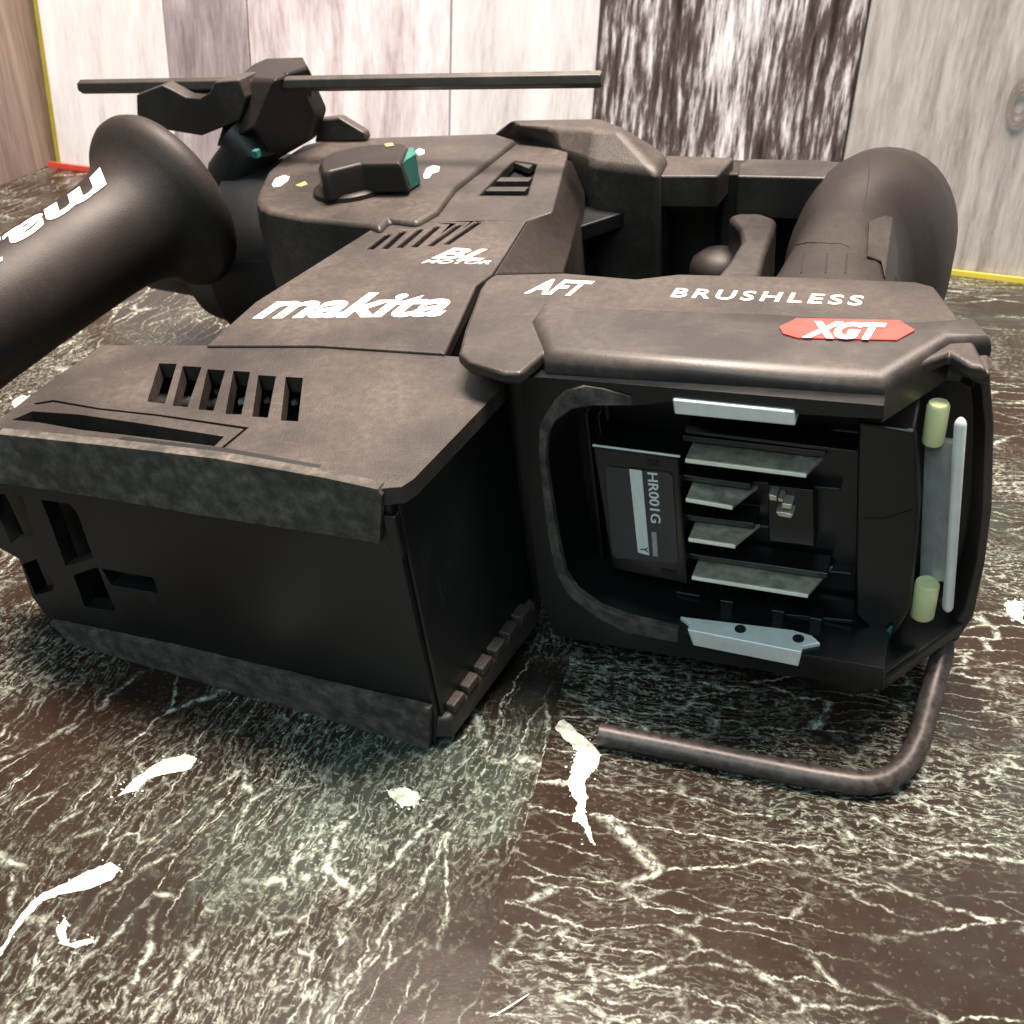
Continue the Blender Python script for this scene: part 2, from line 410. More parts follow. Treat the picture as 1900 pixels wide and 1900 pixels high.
# side board standing at the left, its edge yellow
sideb = thing('side_board', 'tan brown plank board standing upright at the left with a yellow edge', 'board', bL)
p0, p1 = ground(104, 303), ground(0, 346)
sd = (p1 - p0); sd.z = 0; sd.normalize()
base = p0 - bL
topdir = wup
def side_plank(a, b, mat):
    q = [base + sd * a, base + sd * b, base + sd * b + topdir * HB, base + sd * a + topdir * HB]
    n = sd.cross(topdir).normalized()
    if n.dot(Vector((1, 0, 0))) < 0: n = -n
    MB().prism(q, -n * .012).build('plank', mat, sideb, bevel=.0006, seg=2, scale=1)
side_plank(0, .05, M['wood_tan']); side_plank(.0508, .13, M['wood_tan']); side_plank(.1308, .3, M['wood_tan'])
n_ = sd.cross(topdir).normalized()
if n_.x < 0: n_ = -n_
y0 = base - sd * .0006
MB().prism([y0, y0 + wd * .006, y0 + wd * .10 + topdir * HB, y0 + topdir * HB], -sd * .003).build('yellow_edge', M['yellow'], sideb, scale=1)

# ------------------------------------------------------------------ the rotary hammer
ham = thing('rotary_hammer', 'black cordless rotary hammer lying on its side with empty battery port', 'power tool', ORG)
ham.rotation_euler = Matrix((AU, AV, AW)).transposed().to_euler()
P, SM, RB, INN = M['plastic'], M['smooth'], M['rubber'], M['inner']

# --- motor housing: top plate, front plate, core
FN = Vector((0, 1, 0)); VF0 = 3.0
def fm(l, v=VF0): return [fv(x, y, v) for x, y in l]
top_out = [(-32, 797), (0, 800), (200, 821), (400, 844), (600, 881), (702, 907), (745, 903), (768, 888), (937, 713), (927, 692), (850, 662), (590, 642), (380, 641), (190, 641), (80, 716), (10, 770)]
slots = [[(295, 674), (328, 675), (306, 749), (273, 745)], [(339, 679), (374, 681), (348, 755), (320, 753)], [(385, 685), (418, 687), (396, 762), (368, 760)],
         [(433, 688), (464, 690), (448, 769), (418, 768)], [(479, 696), (512, 698), (497, 775), (468, 773)], [(530, 699), (562, 701), (553, 782), (521, 780)]]
long_slot = [(22, 779), (59, 763), (147, 769), (258, 785), (416, 810), (398, 828), (258, 810), (147, 797), (74, 784)]
seam = [(63, 748), (99, 742), (184, 757), (295, 769), (462, 793), (402, 843), (398, 840), (452, 796), (294, 772.5), (184, 760.5), (99, 746), (66, 751)]
housing = MB().slab(ats(top_out, 83.2), [ats(s, 83.2) for s in slots + [long_slot, seam]], (0, 0, -4.5)).build('motor_housing', P, ham, bevel=1.2, lim=50)
# core and right-hand wall
rt = [fv(703, 1000, VF0 + 1), at(768, 888, 80), at(937, 714, 80)]
core = MB()
x_r0, x_r1 = at(755, 897, 80).x - .4, at(937, 713, 80).x
y_b = at(937, 713, 80).y
xl = at(-30, 797, 82).x
core.prism([(x_r0, 9, 0), (x_r1, y_b, 0), (x_r1 - 12, 66, 0), (-84, 64, 0), (xl + 14, 60, 0), (xl + 6, 22, 0), (xl + 12, 18, 0), (-50, 18, 0), (-20, 9, 0)], (0, 0, 66))
core.prism([(x_r0, 4.6, 2), (x_r1, y_b, 2), (x_r1 - 6, y_b, 2), (x_r0 - 6, 10, 2)], (0, 0, 75.3))
core.prism([(xl + 3, 24, 30), (xl + 6, 60, 30), (xl + 10, 60, 30), (xl + 8, 24, 30)], (0, 0, 47))
core.prism([(xl + 6, 56, 30), (x_r1 - 4, 56, 30), (x_r1 - 4, 63, 30), (xl + 6, 63, 30)], (0, 0, 47.3))
core.slab(fm([(-28, 830), (0, 830), (400, 875), (703, 940), (770, 1340), (505, 1290), (170, 1190), (112, 1160), (75, 1100), (52, 1040), (12, 1000), (-20, 960)], 13), [], (0, 3, 0))
core.build('motor_body', SM, housing, bevel=1.2)
front_out = [(-33, 807), (0, 808), (200, 829), (400, 852), (600, 889), (708, 917), (722, 928), (808, 1330), (808, 1386), (505, 1318), (295, 1260), (147, 1205), (108, 1186), (95, 1156), (60, 1108), (35, 1037), (-8, 1013), (-33, 960)]
vents = [[(-22, 915), (40, 920), (63, 990), (22, 1009), (-2, 960)], [(76, 928), (129, 935), (144, 954), (173, 1035), (122, 1051), (94, 972)],
         [(42, 1047), (70, 1037), (101, 1086), (96, 1097), (66, 1104)], [(136, 1068), (181, 1053), (214, 1134), (158, 1127)], [(188, 1055), (284, 1072), (293, 1101), (206, 1086)]]
MB().slab(fm(front_out), [fm(h) for h in vents], (0, 5, 0)).build('motor_end_plate', SM, housing, bevel=.8, lim=50)
# ragged rubber bumper bands
def ragged(l, jag=1.6, step=14):
    out = []
    for (x, y), (x2, y2) in zip(l, l[1:]):
        m = max(1, int(math.hypot(x2 - x, y2 - y) / step))
        for k in range(m): t = k / m; out.append((x + (x2 - x) * t, y + (y2 - y) * t + random.uniform(-jag, jag)))
    return out + [l[-1]]
up = [(-33, 803), (0, 806), (200, 827), (400, 851), (600, 886), (700, 908), (708, 920)]
lo = ragged([(704, 1009), (600, 991), (400, 961), (200, 926), (0, 896), (-33, 892)], .7, 9)
MB().slab(fm(up + lo, VF0 - 1.6), [], (0, 3, 0)).build('upper_bumper', RB, housing, bevel=.5)
tp = ragged([(92, 1155), (332, 1206), (600, 1271), (797, 1316)], .7, 9)
bt = [(795, 1390), (505, 1325), (295, 1267), (147, 1212)]
MB().slab(fm(tp + bt, VF0 - 1.8), [], (0, 8, 0)).build('lower_bumper', RB, housing, bevel=.7)
# lower right ribbed bumper along the side
a0, a1 = Vector((x_r0 - 1.0, 3.5, 0)), Vector((x_r1 + .6, y_b, 0))
d = (a1 - a0); L_ = d.length; d.normalize(); nr = Vector((d.y, -d.x, 0))
rb = MB().prism([a0 - Vector((4, 1, 0)), a0 + nr * 3.0 + d * 2, a1 + nr * 3.0 - d * 3, a1 - nr * 1], (0, 0, 8.0))
bump_side = rb.build('side_bumper', P, housing, bevel=1.4)
for k in range(6):
    c = a0 + d * (7 + k * (L_ - 12) / 5.6) + nr * 1.0 + Vector((0, 0, 9.0))
    MB().obox(c, d * 2.9, nr * 2.3, Vector((0, 0, 1.4))).build('rib', P, bump_side, bevel=.6)
# notch block at the upper right corner of the bumper
MB().obox((x_r0 - 1.2, 3.5, 70), (1.6, 0, 0), (0, 1.6, 0), (0, 0, 6)).build('corner_cap', SM, housing, bevel=.6)
# glints of the motor windings inside the slots
for k, (x, y) in enumerate([(352, 742), (402, 744), (449, 744), (497, 742), (548, 745), (318, 700), (352, 697), (405, 725), (455, 715)]):
    c = at(x, y, 68); MB().obox(c, (1.0, .2, .3), (-.2, .9, 0), (0, 0, .8)).build('motor_winding', M['brass'] if k % 2 else M['steel'], housing, bevel=.3)

# --- main housing (neck) : lower body, cover plate with slots, rubber side panel
cov = [(381, 641), (470, 562), (722, 404), (772, 411), (812, 390), (845, 346), (958, 258), (1020, 252), (1056, 272), (1051, 296), (1026, 393), (976, 409), (914, 508), (884, 528), (826, 656), (590, 641)]
win = [(888, 362), (953, 297), (996, 303), (978, 362)]
vs_b = [(681, 461), (708, 460), (735, 458), (762, 457), (792, 455), (822, 452)]
vs_t = [(719, 434), (747, 428), (779, 424), (810, 419), (851, 416), (886, 411)]
vslots = [[b, (b[0] + 11, b[1] + .4), (t[0] + 7, t[1] + .4), (t[0] - 3, t[1])] for b, t in zip(vs_b, vs_t)]
WN = 84
neck = MB().slab(ats(cov, WN), [ats(h, WN) for h in [win] + vslots], (0, 0, -4)).build('main_housing', P, ham, bevel=.8, lim=50)
body = [at(x, y, WN) for x, y in [(385, 641), (474, 562), (722, 407), (958, 262), (1046, 296), (1022, 393), (972, 409), (910, 508), (880, 528), (823, 654)]]
body = [Vector((p.x, p.y, 0)) for p in body]
MB().loft([[p + Vector((0, 0, -10)) for p in body], [p + Vector((0, 0, 79.5)) for p in body]]).build('housing_core', SM, neck, bevel=.6)
pt = ats([(916, 508), (977, 410), (1027, 394), (1052, 296)], WN - .3)
pb = ats([(1046, 507), (1060, 455), (1078, 385), (1096, 306)], WN - 12)
rear = Vector((0, 0, -70))
MB().relief(pt + pb, [[0, 1, 5, 4], [1, 2, 6, 5], [2, 3, 7, 6]], (0, 0, -78)).build('side_panel', M['grip'], neck, bevel=.8)
# ribs inside the window
for (x0, y0), (x1, y1), hh in (((905, 356), (978, 356), .6), ((925, 338), (985, 338), .6), ((958, 300), (988, 312), 2.2)):
    a, b = at(x0, y0, WN - 2), at(x1, y1, WN - 2)
    MB().obox((a + b) / 2, (b - a) / 2, (0, 1.6 + hh, 0), (0, 0, 1.2)).build('window_rib', M['plastic'], neck, bevel=.3)

# --- gear case with the mode lever
WG = 86
gc = [(704, 424), (684, 416), (621, 410), (560, 404), (500, 392), (482, 384), (475, 372), (478, 355), (496, 318), (528, 290), (560, 269), (592, 260), (684, 254), (800, 250), (918, 246), (958, 258), (845, 346), (812, 390), (772, 412), (722, 406)]
top = ats(gc, WG)
cen = sum(top, Vector()) / len(top)
low = [p + Vector((0, 0, -96)) for p in top]
mid = [p + (p - cen).normalized() * 1.0 + Vector((0, 0, -10)) for p in top]
gear = MB().loft([low, mid, top]).build('gear_case', P, ham, bevel=2.0, lim=40)
# lever
lc = at(652, 352, WG)
lever = MB().lathe(lc, (0, 0, 1), [(0, 14.5), (1.6, 14.2), (2.4, 13.0), (2.5, 8)], 40).build('mode_lever', M['grip'], gear)
kt = [(589, 304), (594, 293), (612, 282), (672, 268), (735, 263), (752, 264), (760, 272), (746, 302), (668, 303), (607, 318), (594, 318)]
ktop = ats(kt, WG + 12)
kc = sum(ktop, Vector()) / len(ktop)
kb = [Vector((p.x, p.y, WG + 1)) + (p - kc) * .05 for p in ktop]; kb = [Vector((p.x, p.y, WG + 1)) for p in kb]
MB().loft([kb, [p - Vector((0, 0, 2)) for p in ktop], [kc + (p - kc) * .93 for p in ktop]]).build('lever_knob', M['grip'], lever, bevel=1.0)
tt = ats([(758, 274), (766, 272), (772, 285), (752, 297), (747, 302)], WG + 11.6)
MB().prism(tt, (0, 0, -11)).build('lever_tip', M['teal'], lever, bevel=.6)
def flat(name, mat, px, w, parent, th=.25): MB().slab(ats(px, w), [], (0, 0, th)).build(name, mat, parent)
flat('lever_mark', M['ochre'], [(713, 268), (728, 266), (732, 271), (716, 273)], WG + 12.05, lever)
flat('drill_symbol', M['white'], [(505, 343), (512, 332), (528, 326), (537, 329), (534, 336), (520, 346), (508, 348)], WG, gear)
flat('pointer_mark', M['ochre'], [(548, 345), (566, 337), (571, 343), (558, 347)], WG, gear)
flat('hammer_symbol', M['white'], [(771, 282), (778, 276), (787, 279), (787, 286), (777, 289)], WG, gear)
flat('hammer_drill_symbol', M['white'], [(786, 326), (792, 313), (804, 308), (816, 310), (814, 319), (802, 323), (796, 331), (787, 332)], WG, gear)

# --- rear shoulder of the housing behind the neck
sh_t = [(947, 221), (1112, 219), (1152, 233), (1150, 242), (1108, 240), (1020, 234), (956, 232)]
sh_m = [(905, 250), (1120, 238), (1240, 287), (1222, 320), (1098, 305), (1040, 283), (950, 257)]
sm_ = ats(sh_m, 83)
shoulder = MB().loft([[p + Vector((0, 0, -90)) for p in sm_], sm_, ats(sh_t, 92)]).build('rear_shoulder', P, ham, bevel=3.0, seg=4, lim=12)

# --- upper link of the D handle, bellows and inner ledges
WL = 80
l1 = ats([(1215, 292), (1242, 288), (1362, 292), (1332, 326), (1215, 326)], WL)
link = MB().prism(l1, (0, 0, -12)).build('handle_link', P, ham, bevel=.9)
l2 = ats([(1372, 304), (1388, 294), (1520, 296), (1560, 300), (1560, 330), (1368, 326)], WL - 1)
MB().prism(l2, (0, 0, -16)).build('handle_joint', P, link, bevel=.9)
l3 = ats([(1325, 300), (1400, 300), (1400, 322), (1340, 322)], WL - 4)
MB().prism(l3, (0, 0, -70)).build('bellows', M['grip'], link, bevel=1)
dw = ats([(1060, 290), (1560, 300), (1560, 318), (1100, 312)], WL - 6)
MB().prism(dw, (0, 0, -90)).build('handle_back', SM, link, bevel=.8)
for w, px in ((66, [(1060, 425), (1175, 388), (1232, 366), (1370, 364), (1372, 330), (1060, 330)]), (44, [(1040, 500), (1120, 476), (1232, 440), (1310, 438), (1310, 380), (1040, 380)])):
    MB().prism(ats(px, w), (0, 0, -6 if w > 50 else -40)).build('inner_ledge', SM, link, bevel=.7)

# --- D handle grip
def sup(c, a, b, e=2.6, n=40):
    """superellipse ring in the u-w plane"""
    r = []
    for k in range(n):
        t = 2 * math.pi * k / n; ct, st = math.cos(t), math.sin(t)
        r.append(Vector((c[0] + a * math.copysign(abs(ct) ** (2 / e), ct), c[1], c[2] + b * math.copysign(abs(st) ** (2 / e), st))))
    return r
gs = [(72, 54, 101, 84), (95, 54, 101, 84), (120, 54, 100.5, 84), (145, 57, 99, 83), (172, 57.5, 97, 82), (188, 57, 97.5, 82.5), (199, 55.5, 101, 84.5), (209, 54, 107.5, 86.5), (226, 54, 111.5, 87), (240, 57, 112, 84), (248, 62, 108, 75), (253, 66, 100, 62)]
rg = []
for i, (v, a_, b_, t_) in enumerate(gs):
    e_ = 3.6 - 1.5 * min(1, max(0, (v - 90) / 110))
    bot = 0 if v < 225 else (v - 225) * .8
    rg.append(sup(((a_ + b_) / 2, v, (t_ + bot) / 2), (b_ - a_) / 2, (t_ - bot) / 2, e_))
grip = MB().loft(rg).build('handle_grip', M['grip'], ham, smooth=60)
gp = [(1612, 415), (1640, 404), (1655, 408), (1664, 470), (1664, 519), (1640, 519), (1634, 490), (1608, 480)]
MB().slab(patch(grip, gp, .2), [], (0, 0, .9)).build('grip_pad', P, grip, bevel=.4)
def line_on(o, pxs, wd_, name, mat):
    pts = []
    for (x0, y0), (x1, y1) in zip(pxs, pxs[1:]):
        for k in range(8): pts.append(touch(o, x0 + (x1 - x0) * k / 8, y0 + (y1 - y0) * k / 8, .0))
    MB().tube(pts, wd_, 6).build(name, mat, o)
line_on(grip, [(1476, 454), (1500, 450), (1560, 452), (1577, 460)], .22, 'grip_seam', M['dark_hole'])
line_on(grip, [(1612, 290), (1612, 330), (1600, 400)], .18, 'grip_seam', M['dark_hole'])
for x in (1490, 1535, 1572):
    line_on(grip, [(x, 470), (x - 4, 512)], .25, 'grip_groove', M['dark_hole'])
# trigger
tr = ats([(1350, 400), (1372, 394), (1412, 394), (1442, 405), (1438, 422), (1420, 470), (1408, 520), (1322, 520), (1350, 486), (1376, 446), (1372, 424)], 66)
trig = MB().prism(tr, (0, 0, -46)).build('trigger', M['shine'], ham, bevel=2.2, seg=4)
bc = at(1338, 455, 56)
MB().lathe(bc + Vector((-1, 0, -20)), (0, 0, 1), [(-14, 6), (-10, 9), (6, 11), (12, 10.8), (15, 9.5), (17.5, 6), (18.5, 1)], 32).build('lock_button', M['grip'], trig)

# --- battery port box
WT = 92.5
bx = [(900, 520), (916, 508), (1050, 505), (1180, 516), (1260, 507), (1480, 512), (1700, 521), (1735, 530), (1772, 578), (1806, 628), (1834, 684), (1800, 676), (1762, 655), (1640, 700), (1300, 672), (1010, 655), (966, 692), (935, 691), (868, 672), (850, 655), (862, 610), (890, 535)]
port = MB().prism(ats(bx, WT), (0, 0, -3.5)).build('battery_housing', P, ham, bevel=1.2)
MB().prism(ats([(903, 545), (1000, 545), (1000, 640), (966, 660), (930, 660), (880, 640)], 86), (0, 0, -84)).build('port_side_wall', SM, port)
# raised front lip panel
lp = [(1013, 694), (985, 622), (1010, 585), (1080, 560), (1440, 571), (1690, 585), (1772, 580), (1808, 622), (1837, 662), (1762, 667), (1640, 745)]
lpt = ats(lp, 88.8)
for i in (3, 4, 5, 6): t_ = at(*lp[i], 94.6); lpt[i] = Vector((t_.x, t_.y, 88.8))
lipc = sum(lpt, Vector()) / len(lpt)
inner = [p + (lipc - p).normalized() * 3.5 for p in lpt]
KF = {7: .8, 8: .5, 9: .85}
def inset(pts, dd):
    n = len(pts); out = []
    for i in range(n):
        a, b, c = pts[i - 1], pts[i], pts[(i + 1) % n]
        e1, e2 = (b - a).normalized(), (c - b).normalized()
        n1, n2 = Vector((-e1.y, e1.x, 0)), Vector((-e2.y, e2.x, 0))
        m = (n1 + n2); m.normalize(); k = dd / max(.35, m.dot(n1)); out.append(b + m * k * KF.get(i, 1.0))
    return out
sgn = 1 if sum(lpt[i - 1].x * lpt[i].y - lpt[i].x * lpt[i - 1].y for i in range(len(lpt))) > 0 else -1
rings = [[p for p in lpt], [p + Vector((0, 0, 1.6)) for p in lpt]]
for k in range(1, 6):
    t = k / 5 * math.pi / 2
    rings.append([p + Vector((0, 0, 1.6 + 3.9 * math.sin(t))) for p in inset(lpt, sgn * 4.2 * (1 - math.cos(t)))])
lip = MB().loft(rings).build('battery_lip', M['shine'], port, smooth=50)
MB().prism(ats([(1758, 662), (1836, 655), (1839, 692), (1818, 684), (1798, 674)], 90.5), (0, 0, -4)).build('lip_corner', P, port, bevel=1.0)
sk = [p + Vector((0, .4, .2)) for p in ats([(1640, 745), (1762, 667), (1790, 669), (1815, 680)], 88.8)]
MB().relief(sk + [p - Vector((0, 0, 6.2)) for p in sk], [[0, 1, 5, 4], [1, 2, 6, 5], [2, 3, 7, 6]], (-1.5, 4, 0)).build('lip_skirt', INN, port, bevel=.4)
# front frame with its rounded left end
FR = 47
ring_in = [(1172, 753), (1097, 753), (1060, 760), (1029, 783), (1015, 811), (1012, 855), (1022, 924), (1036, 1009), (1049, 1067), (1070, 1098), (1114, 1129), (1169, 1149), (1258, 1170)]
ring_out = [(1172, 720), (1063, 704), (1029, 732), (1001, 787), (998, 838), (1006, 917), (1015, 992), (1029, 1060), (1053, 1105), (1104, 1146), (1155, 1173), (1258, 1194)]
fr = [(968, 700), (1010, 700), (1640, 752), (1640, 778), (1480, 768), (1245, 745)] + ring_in + [(1430, 1204), (1560, 1226), (1640, 1240), (1640, 1281), (1400, 1242), (1030, 1180), (1000, 1100), (978, 900)]
frame = MB().slab(fvs(fr, FR), [], (0, 30, 0)).build('port_frame', INN, port, bevel=.8, lim=50)
rim = [(1172, 737), (1120, 722), (1080, 716), (1050, 724), (1029, 742), (1012, 768)] + ring_out[3:] + list(reversed(ring_in))
MB().slab(fvs(rim, FR - .6), [], (0, 2.5, 0)).build('port_rim', M['rubber'], port, bevel=.5)
# floor of the port
MB().slab(fvs([(990, 720), (1640, 770), (1640, 1240), (1030, 1170)], 71), [], (0, 4, 0)).build('port_floor', INN, port)
# bottom plate
bp = ats([(1030, 1182), (1640, 1283), (1762, 1192), (1785, 1178)], 1.5)
bp = bp + [Vector((118, 100, 1.5)), Vector((20, 100, 1.5))]
MB().prism(bp, (0, 0, 5)).build('bottom_plate', INN, port, bevel=1.0)
MB().prism(ats([(1545, 1238), (1640, 1255), (1700, 1212), (1600, 1200)], 7), (0, 0, 2.2)).build('bottom_step', INN, port, bevel=.5)
# right end wall, bulging
def px_v(x, y, v=80): return fv(x, y, v)
ro = [(1837, 676), (1846, 787), (1842, 941), (1828, 1050), (1807, 1146), (1775, 1194)]
ri = [(1818, 700), (1828, 794), (1823, 955), (1811, 1045), (1790, 1125), (1762, 1180)]
vs, fs = [], []
for (xo, yo), (xi, yi) in zip(ro, ri):
    o_, i_ = px_v(xo, yo, 79), px_v(xi, yi, 78)
    vs += [i_, o_, Vector((o_.x - 3, 87, o_.z - .6)), Vector((i_.x - 3, 87, i_.z - .6))]
rw = MB().loft([vs[4 * k:4 * k + 4] for k in range(6)]).build('end_wall', P, port, bevel=.8)
MB().slab(fvs([(1690, 690), (1832, 700), (1838, 940), (1800, 1130), (1765, 1185), (1640, 1235)], 90), [], (0, 3, 0)).build('pocket_liner', INN, port)
# inner pocket back wall and ridge
MB().box((98, 84, 4), (113, 88, 82)).build('pocket_back', INN, port)
MB().slab(fvs([(1592, 782), (1700, 800), (1705, 960), (1690, 1130), (1650, 1200), (1585, 1140)], 62), [], (0, 20, 0)).build('pocket_ridge', INN, port, bevel=1.0)
MB().prism([fv(1600, 962, 61.8), fv(1640, 962, 61.8), fv(1695, 945, 61.8), fv(1695, 950, 61.8), fv(1640, 966, 61.8), fv(1600, 966, 61.8)], (0, .6, 0)).build('mould_line', M['grip'], port)
# sliding rails
tr_ = fvs([(1247, 741), (1474, 764), (1476, 791), (1251, 769)], FR - 1.0)
MB().prism(tr_, (0, 12, 0)).build('sliding_rail', M['steel'], port, bevel=.5)
br = fvs([(1275, 1168), (1488, 1210), (1481, 1237), (1286, 1198)], FR - .5)
rail = MB().prism(br, (0, 3, 0))
a, b = fv(1275, 1168, FR - .5), fv(1488, 1210, FR - .5)
 
bn = (b - a).cross(Vector((0, 1, 0))).normalized(); bd = bn.dot(a)
rail.prism([a + Vector((0, 2.5, 0)), b + Vector((0, 2.5, 0))] + [hit(x, y, bn, bd) for x, y in [(1523, 1193), (1506, 1178), (1470, 1168), (1261, 1143)]], (0, 0, -1.6))
rail = rail.build('sliding_rail', M['steel'], port, bevel=.35)
for x, y in ((1372, 1172), (1480, 1190)):
    c = at(x, y, a.z + .25 + (b.z - a.z) * ((x - 1275) / 213)); 
    MB().lathe(c + Vector((0, 1.2, -.2)), (0, 0, 1), [(0, 1.5), (.25, 1.5)], 20).build('rail_notch', M['dark_hole'], rail)
# terminal block, label, writing
TB = 58
tb = fvs([(1098, 829), (1258, 849), (1276, 1085), (1242, 1078), (1135, 1056)], TB)
tblock = MB().prism(tb, (0, 14, 0)).build('terminal_block', INN, port, bevel=.7)
lb = fvs([(1124, 872), (1129, 865), (1240, 876), (1248, 882), (1259, 1038), (1254, 1044), (1144, 1034), (1137, 1028)], TB)
label = MB().slab(lb, [], (0, -.35, 0)).build('type_label', M['label'], tblock)
TL = TB - .4
MB().slab(fvs([(1168, 870), (1191, 873), (1205, 1030), (1184, 1024)], TL), [], (0, -.2, 0)).build('serial_strip', M['silver_print'], tblock)
text('type_lettering', 'HR001G', M['silver_print'], tblock, fv(1201, 876, TL), fv(1208, 969, TL), fv(1220, 878, TL), fat=.012, normal=(0, -1, 0))
text('serial_lettering', 'Y', M['dark_print'], tblock, fv(1188, 1014, TL - .3), fv(1189, 1023, TL - .3), fv(1202, 1016, TL - .3), normal=(0, -1, 0))
MB().slab(fvs([(1209, 987), (1218, 988), (1221, 1032), (1212, 1031)], TL), [], (0, -.15, 0)).build('small_print', M['grey_print'], tblock)
for px in ([(1200, 852), (1222, 855), (1222, 866), (1202, 863)], [(1226, 1054), (1256, 1060), (1256, 1070), (1226, 1064)]):
    MB().slab(fvs(px, TB - .15), [], (0, .1, 0)).build('block_slot', M['dark_hole'], tblock)
for l in ((1100, 826, 1262, 847), ):
    a, b = fv(l[0], l[1], TB - .6), fv(l[2], l[3], TB - .6)
    MB().tube([a, b], .35, 8).build('edge_highlight', M['plate'], tblock)  # pale tube stands in for the highlight along the block's top edge
# moulded ribs inside the port
for x0, y0, x1, y1, v_, hh in ((1272, 797, 1590, 836, 63, .5), (1278, 1122, 1583, 1150, 62, .6), (1255, 1096, 1300, 1104, 62, .5), (1272, 880, 1560, 905, 69, .4), (1280, 1030, 1580, 1062, 69, .4), (1280, 960, 1430, 975, 69, .4)):
    a, b = fv(x0, y0, v_), fv(x1, y1, v_)
    MB().obox((a + b) / 2 + Vector((0, 3, 0)), (b - a) / 2, (0, 4, 0), (0, 0, hh)).build('moulded_rib', INN, port, bevel=.25)
for px in ([(1083, 765), (1090, 765), (1128, 1105), (1120, 1105)], [(1108, 770), (1112, 770), (1118, 815), (1113, 815)]):
    MB().prism(fvs(px, 64), (0, 5, 0)).build('moulded_rib', INN, port, bevel=.25)
for x, y in ((1335, 1128), (1430, 1146), (1500, 1160)):
    MB().prism(fvs([(x, y - 14), (x + 26, y - 10), (x + 22, y + 22), (x + 3, y + 18)], 58), (0, 3, 0)).build('moulded_rib', INN, port, bevel=.3)
# blades
for (x0, y0, x1, y1, cut) in ((1272, 850, 1497, 878, 26), (1273, 923, 1360, 938, 22), (1278, 997, 1365, 1010, 22), (1284, 1068, 1500, 1102, 30)):
    a, b = fv(x0, y0, 56), fv(x1, y1, 56)
    dpt = 13 if x1 > 1400 else 10
    q = [a, b, b + Vector((4.5, dpt, 0)), a + Vector((0, dpt, 0))]
    bl = MB().prism(q, (0, 0, -1.0)).build('terminal_blade', M['brass'], tblock, bevel=.2)
    MB().obox((a + b) / 2 + Vector((0, -.2, -.5)), (b - a) / 2, (0, .35, 0), (0, 0, .55)).build('bare_edge', M['edge'], bl, bevel=.15)
    c0, c1 = fv(x0, y0 - 52, 66), fv(x1 + 40, y1 - 50, 66)
    MB().obox((c0 + c1) / 2, (c1 - c0) / 2, (0, 4, 0), (0, 0, .9)).build('terminal_guide', INN, tblock, bevel=.4)
for px in ([(1426, 918), (1441, 921), (1441, 930), (1428, 928)], [(1443, 925), (1453, 927), (1453, 933), (1444, 931)], [(1451, 934), (1470, 937), (1468, 946), (1450, 943)], [(1439, 950), (1455, 951), (1472, 955), (1468, 962), (1445, 958)]):
    MB().prism(fvs(px, 62), (0, 8, 0)).build('signal_contact', M['brass'], tblock, bevel=.2)
MB().prism(fvs([(1424, 900), (1510, 910), (1512, 1015), (1426, 1005)], 66), (0, 5, 0)).build('contact_carrier', INN, tblock, bevel=.5)
# rubber buffers, spring plate and bar
bu = at(1735, 757, 78)
c = fv(1735, 795, 64); rr = (fv(1757, 795, 64) - fv(1713, 795, 64)).length / 2
h = (fv(1735, 758, 64) - fv(1735, 833, 64)).length
MB().lathe(c + Vector((0, rr, -h / 2)), (0, 0, 1), [(0, rr * .9), (.5, rr), (h - .8, rr), (h, rr * .85), (h + .1, .3)], 28).build('rubber_buffer', M['buffer'], port)
c = fv(1715, 1120, 62); rr = (fv(1739, 1120, 62) - fv(1692, 1120, 62)).length / 2
h = (fv(1715, 1095, 62) - fv(1715, 1158, 62)).length
MB().lathe(c + Vector((0, rr, -h / 2 - 1)), (0, 0, 1), [(0, rr * .9), (.5, rr), (h - .6, rr), (h, rr * .9), (h + .1, .3)], 28).build('rubber_buffer', M['buffer'], port)
sp0 = [fv(1774, 800, 62), fv(1756, 1100, 62)]
q = [fv(1772, 822, 64), fv(1752, 1080, 64), fv(1706, 1075, 72), fv(1716, 815, 72)]
MB().relief(q, [[0, 1, 2, 3]], (.5, 2.0, 0)).build('spring_plate', M['plate'], port, bevel=.2)
bar0, bar1 = fv(1783, 776, 60), fv(1758, 1134, 60)
MB().tube([bar0 + (bar1 - bar0) * t for t in (0, .01, .03, .97, .99, 1)], [.5, 1.0, 1.35, 1.35, 1.0, .5], 12).build('spring_bar', M['steel'], port)
MB().slab(fvs([(1645, 1170), (1652, 1161), (1656, 1164), (1652, 1178), (1646, 1177)], 61), [], (0, .3, 0)).build('paint_fleck', M['teal'], port)

# --- writing on the housings
text('logo_lettering', 'makita', M['white'], neck, at(468, 592, WN), at(822, 588, WN), at(640, 545, WN), shear=.30, fat=.028, normal=(0, 0, 1), spacing=.98)
text('motor_lettering', 'BL', M['pinkish'], neck, at(800, 480, WN), at(896, 484, WN), at(850, 461, WN), shear=.35, fat=.03, normal=(0, 0, 1))
text('motor_small_lettering', 'MOTOR', M['pinkish'], neck, at(781, 489, WN), at(908, 491, WN), at(850, 483, WN), shear=.3, fat=.02, normal=(0, 0, 1))
text('AFT_lettering'.lower(), 'AFT', M['print'], port, at(972, 545, WT), at(1085, 551, WT), at(1030, 519, WT), shear=.35, fat=.03, normal=(0, 0, 1))
text('brushless_lettering', 'BRUSHLESS', M['print'], port, at(1243, 552, WT), at(1600, 568, WT), at(1420, 542, WT), shear=.1, fat=.02, normal=(0, 0, 1), spacing=1.3)
WB = 94.25
badge = MB().slab(ats([(1446, 610), (1478, 594), (1668, 598), (1697, 616), (1664, 634), (1480, 630), (1453, 622)], WB), [], (0, 0, .5)).build('series_badge', M['red'], lip)
